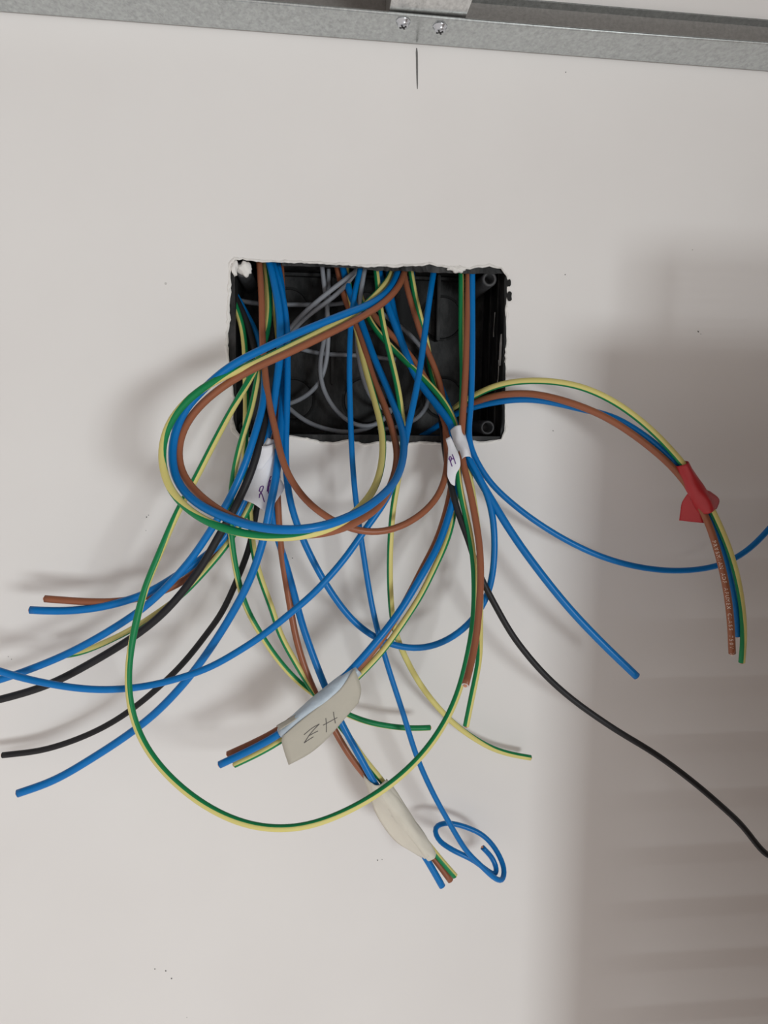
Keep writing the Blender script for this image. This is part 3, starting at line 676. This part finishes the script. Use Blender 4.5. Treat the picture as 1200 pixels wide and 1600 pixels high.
def wrap(name, pts, material, parent=None, thickness=1.0, lump=.05, seed=0):
    """a tape sleeve round a bundle: pts = (px, py, depth, half width px, half thickness mm)"""
    g = dense([P(p[0], p[1], p[2]) for p in pts], 6)
    hw = dense([Vector((p[3]/2.66*.001*(1-p[2]/430), p[4]*.001, 0)) for p in pts], 6)
    NS = 20; verts, faces = [], []; rnd = random.Random(seed); ph = [rnd.uniform(0, 6) for _ in range(4)]
    N = len(g)
    for lay in (0, 1):
        for i, p in enumerate(g):
            t = (g[min(i+1, N-1)]-g[max(i-1, 0)]).normalized(); s = Vector((0, -1, 0)).cross(t).normalized(); nn = s.cross(t).normalized()
            for k in range(NS):
                a = 2*math.pi*k/NS; q = 1 + lump*math.sin(3*a+ph[0]+i*.35) + lump*.6*math.sin(5*a+ph[1]-i*.5)
                sh = .00025 if lay else 0
                verts.append(p + s*((hw[i].x*q-sh)*math.cos(a)) + nn*((hw[i].y*q-sh)*math.sin(a)))
    ix = lambda l, i, k: l*N*NS+i*NS+k % NS
    for i in range(N-1):
        for k in range(NS):
            faces.append((ix(0,i,k), ix(0,i,k+1), ix(0,i+1,k+1), ix(0,i+1,k)))
            faces.append((ix(1,i,k), ix(1,i+1,k), ix(1,i+1,k+1), ix(1,i,k+1)))
    for k in range(NS):
        faces.append((ix(0,0,k), ix(1,0,k), ix(1,0,k+1), ix(0,0,k+1)))
        faces.append((ix(0,N-1,k), ix(0,N-1,k+1), ix(1,N-1,k+1), ix(1,N-1,k)))
    o = mesh_obj(name, verts, faces, material, parent, True)
    bm = bmesh.new(); bm.from_mesh(o.data); bmesh.ops.recalc_face_normals(bm, faces=bm.faces); bm.to_mesh(o.data); bm.free()
    return o
def handwriting(o, strokes, wmm, material, parent, name='handwriting'):
    bm = bmesh.new(); bm.from_mesh(o.data); tree = BVHTree.FromBMesh(bm); bm.free()
    vs, fs = [], []
    for st in strokes:
        pts = dense([Vector((x, y, 0)) for x, y in st], 5); line = []
        for q in pts:
            ray = (fwd*F + rgt*(q.x-600) + up*(800-q.y)).normalized()
            h, nn, _, _ = tree.ray_cast(CAM, ray)
            if h is None: continue
            if nn.dot(ray) > 0: nn = -nn
            line.append((h + nn*.00012, nn))
        for i, (p, nn) in enumerate(line):
            t = line[min(i+1, len(line)-1)][0]-line[max(i-1, 0)][0]
            s = t.cross(nn); s = s.normalized() if s.length else Vector((1, 0, 0))
            vs += [p + s*wmm*.0005, p - s*wmm*.0005]
        b0 = len(vs)-2*len(line)
        for i in range(len(line)-1): fs.append((b0+2*i, b0+2*i+1, b0+2*i+3, b0+2*i+2))
    return mesh_obj(name, vs, fs, material, parent)

# left white paper tag
ta = wrap('paper_tag', [(424,686,31,8,4.2),(416,706,31,9.5,4.6),(408,728,30,11,4.6),(400,750,30,12,4.4)], PAPER, None, seed=1)
fl = sheet('flag', [[(404,698,36.5),(412,697,38.2),(420,696,38),(428,694,36)], [(397,716,36),(409,718,38.6),(421,720,38.4),(432,722,35.5)], [(391,742,36),(405,747,38.4),(422,752,38.4),(437,746,35)], [(384,764,37),(398,772,38.8),(418,779,38.6),(444,762,34)], [(378,780,37.6),(396,787,39),(417,799,38.6),(431,783,35)]], PAPER, ta)
fo = sheet('folded_corner', [[(408,697,39.2),(417,697,39.4),(427,694,38.0)], [(403,715,39.4),(413,716,39.8),(424,711,39.4)], [(398,732,39.2),(402,733,39.6),(408,735,39.4)]], PAPER, ta)
handwriting(fl, [[(405,768),(407,761),(411.5,760),(409.5,767),(405,773.5)], [(404.5,766),(409,772),(413,784.5)], [(405,778),(406,773),(409,768)],
                 [(417.5,768),(419,757),(422,747),(423.5,744)], [(417.5,768),(421,757),(422.5,750)], [(419,771),(419.8,762)]], .55, INKP, fl)
tag(ta, 'white paper tag with purple scribble round the left wires under the box', 'paper tag')
# right white paper tag
tb = wrap('paper_tag', [(713.5,670,22,9.5,5.5),(717,684,24,10,6.2),(721,697,26.5,10.2,6.5),(725,709,29,10,6.5),(728,720,31,9.3,6.2)], PAPER, None, seed=2)
fb = sheet('flag', [[(696.5,686,31),(700,684,31.6),(704,682,31.4)], [(700,700,33),(706,700,34),(712,700,33.6)], [(699.5,716,35.4),(708,716,36.6),(718,714,37)], [(698.6,731,37),(707,732,38),(719,729,38)], [(699,744,38),(705,745,38.6),(712.5,741,38.4)], [(704,755,38.6),(707.5,758,39),(710.5,759,38.6)]], PAPER, tb)
handwriting(fb, [[(701,718),(703,713.5),(705.5,716),(704,721),(702,716)], [(703.5,720),(706.5,729)], [(706.5,710),(709,716),(712,725)], [(704,717),(709.5,717)]], .55, INKP, fb)
tag(tb, 'small white paper tag with purple writing at the lower right box corner', 'paper tag')
# pencilled masking tape
tc_ = wrap('masking_tape', [(559,1045,56,9.5,4.6),(538,1063,57,10.5,5),(515,1082,57.5,11,5),(480,1111,57,11,5),(440,1145,55.5,9.5,4.6)], MASKSHINE, None, seed=3)
fc = sheet('flag', [[(442,1150,60.5),(472,1124,61.8),(502,1100,62.2),(531,1077,62),(554,1044,61)], [(440,1158,60.2),(475,1136,61.6),(508,1112,62),(538,1087,61.8),(562,1066,61)], [(444,1174,58.6),(480,1154,60),(514,1130,60.6),(546,1102,60.4),(564,1080,60)], [(451,1195,57),(484,1177,58),(512,1153,58.6),(543,1117,58.8),(560,1098,58.6)]], MASKING, tc_, thick=.0003)
ff_ = sheet('loose_edge', [[(432,1134,57),(455,1121,58),(480,1106,58.6)], [(437,1141,60),(460,1126,61),(486,1106,61)]], MASKING, tc_, thick=.0003)
handwriting(fc, [[(475,1148),(487,1138),(499,1131)], [(499,1131),(486,1145),(475,1161)], [(482,1150),(489,1146),(497,1142)], [(475,1161),(482,1156),(490,1151)],
                 [(509,1122),(510,1133),(510,1144)], [(521,1112),(522,1120),(524,1130)], [(505,1133),(516,1127),(527,1121)]], .42, INKG, fc)
tag(tc_, 'beige masking tape with two pencilled letters round the short left-pointing bundle', 'masking tape')
# cream tape
td = wrap('cream_tape', [(598,1230,43.5,11,5.2),(618,1260,43.5,13,5),(640,1292,44,13,4.8),(660,1318,44.5,11.5,4.6),(674,1337,44.5,9,4.2)], CREAM, None, seed=4, lump=.07)
sheet('flag', [[(566,1208,38),(579,1222,45.5),(592,1227,47.5),(604,1217,43)], [(577,1240,39),(592,1247,46),(605,1246,48.5),(617,1233,44)], [(586,1268,40),(603,1272,43),(620,1268,48),(633,1258,44)], [(604,1298,41),(621,1299,44),(636,1291,48.5),(649,1283,44)], [(622,1317,42),(638,1318,45),(652,1312,48.5),(665,1307,44)], [(650,1334,43),(662,1341,45),(670,1338,48.5),(679,1330,45)]], CREAM, td, thick=.0003, rough=.00025, seed=5)
tag(td, 'cream translucent tape round the lowest wire bundle near the blue eyelet', 'masking tape')
# red tape
te = wrap('red_tape', [(1065,724,54,9,5),(1073,741,54,11.5,5.6),(1084,761,54.5,13,6),(1095,780,54.5,13,6.2),(1105,797,54.5,12.4,6)], RED, None, seed=6, lump=.045)
sheet('flag', [[(1078,766,52),(1084,775,52),(1092,786,53)], [(1066,784,48),(1077,788,50),(1096,797,52)], [(1063,800,46),(1077,803,48.5),(1098,808,51)], [(1061,813,45),(1080,815,47.5),(1100,817,50)]], RED, te, thick=.0003)
sheet('flag', [[(1098,760,56),(1104,766,55),(1109,768,53)], [(1103,776,57.5),(1113,777,55),(1123,780,52)], [(1107,790,57.5),(1114,792,55),(1120,793,52)], [(1110,797,57),(1114,797,55),(1117,796,53)]], RED, te, thick=.0003)
tag(te, 'red electrical tape with a loose flag round the bundle at right', 'tape')

# ------------------------------------------------------------------ print on the brown wire
def print_text(text, key, start_px, end_px, size):
    cl, frames, r = WIRE_PATHS[key]
    pix = [proj(p) for p in cl]
    i0 = min(range(len(cl)), key=lambda i: (pix[i][0]-start_px[0])**2+(pix[i][1]-start_px[1])**2)
    i1 = min(range(len(cl)), key=lambda i: (pix[i][0]-end_px[0])**2+(pix[i][1]-end_px[1])**2)
    s = [0.0]
    for i in range(i0, i1): s.append(s[-1] + (cl[i+1]-cl[i]).length)
    tot = s[-1]; verts, faces = [], []
    for ci, ch in enumerate(text):
        if ch == ' ': continue
        at = tot*ci/(len(text)-1); j = 0
        while j < len(s)-2 and s[j+1] < at: j += 1
        k = (at-s[j])/max(1e-9, s[j+1]-s[j]); p = cl[i0+j]*(1-k) + cl[i0+j+1]*k
        t, sd, nn = frames[i0+j]
        c = bpy.data.curves.new('t', 'FONT'); c.body = ch; c.size = size; c.align_x = 'CENTER'; c.align_y = 'CENTER'; c.resolution_u = 2
        to = bpy.data.objects.new('t', c); C.objects.link(to)
        dg = bpy.context.evaluated_depsgraph_get(); me = to.evaluated_get(dg).to_mesh()
        b0 = len(verts)
        for v in me.vertices:
            # x of the letter runs along the wire, y towards the left of travel, bent round the insulation
            x, y = v.co.x, v.co.y - r*.62
            a = y/r
            verts.append(p + t*x + sd*((r+.00006)*math.sin(a)) + nn*((r+.00006)*math.cos(a)))
        for f in me.polygons: faces.append(tuple(b0+i for i in f.vertices))
        bpy.data.objects.remove(to); bpy.data.curves.remove(c)
    o = mesh_obj('printed_text', verts, faces, PRINT)
    return o
pt = print_text('PRYSMIAN ADF AFUMEX CLASS 750V H', 'printed', (1118,846), (1143,1017), .0027)
for o in bpy.data.objects:
    if o.get('label', '').startswith('brown printed wire'): pt.parent = o

# ------------------------------------------------------------------ slatted shutter added unseen right of the view to stripe the wall with shade
keypos = KEYTGT + KEYDIR*KEYDIST
SD = 0.16
def shade_point(px, py):
    wpt = P(px, py, 0); k = SD/(-keypos.y)
    return wpt + (keypos-wpt)*k
s0 = shade_point(882, 520)
win = empty('shade_shutter_1', (s0.x, -SD, 1.0)); tag(win, 'brown wooden slatted shutter added outside the frame on the right to shade the wall', None, None, 'structure')
SX0, SX1, SZ1, SZ0 = s0.x, s0.x+.42, s0.z, 0.90
def wpart(name, x0, x1, y0, y1, z0, z1):
    bm = bmesh.new(); box(bm, x0, x1, y0, y1, z0, z1, .002); return keep(bm_obj(name, bm, WHITEP), win)
wpart('stile', SX0, SX0+.035, -SD-.008, -SD+.008, SZ0, SZ1)
wpart('stile', SX1-.045, SX1, -SD-.008, -SD+.008, SZ0, SZ1+.05)
wpart('top_rail', SX0+.035, SX1-.045, -SD-.008, -SD+.008, SZ1-.042, SZ1)
wpart('bottom_rail', SX0+.035, SX1-.045, -SD-.008, -SD+.008, SZ0, SZ0+.06)
wpart('stile', SX0+.030, SX0+.036, -SD-.006, -SD+.006, SZ1, SZ1+.045)
PITCHS = .0345
def slat_mesh(x0, x1, h):
    bm = bmesh.new(); box(bm, x0, x1, -.0025, .0025, -h/2, h/2, .0012)
    m_ = bpy.data.meshes.new('slat'); bm.to_mesh(m_); bm.free(); m_.materials.append(WHITEP); return m_
def slat(m_, z, tilt):
    o = bpy.data.objects.new('slat', m_); C.objects.link(o); o.location = (0, -SD, z); o.rotation_euler = (math.radians(tilt), 0, 0); keep(o, win)
sm = slat_mesh(SX0+.034, SX1-.044, PITCHS*1.0)
z = SZ1-.042-PITCHS*.5
while z > SZ0+.07:
    slat(sm, z, 22); z -= PITCHS
so = slat_mesh(SX0+.034, SX1-.044, .0026)
for k in range(9): slat(so, SZ1+.0030+k*.0054, 10)

# ------------------------------------------------------------------ unseen pier added behind the viewer, dims the key light towards the right
PH = 0.90
xa = keyl.rotation_euler.to_matrix() @ Vector((1, 0, 0)); xa = xa if xa.x > 0 else -xa
kr = keypos + xa*(KEYW/2); w0 = P(640, 800, 0); tt = PH/(-kr.y); xe = w0.x + (kr.x-w0.x)*tt
bm = bmesh.new(); box(bm, xe, xe+.55, -PH-.22, -PH, .85, 2.055)
tag(bm_obj('shade_pier', bm, mat('pier_paint', (.62, .55, .49), .8, noise=.08, nscale=8)), 'painted pier added behind the viewer to dim the right of the wall', None, None, 'structure')
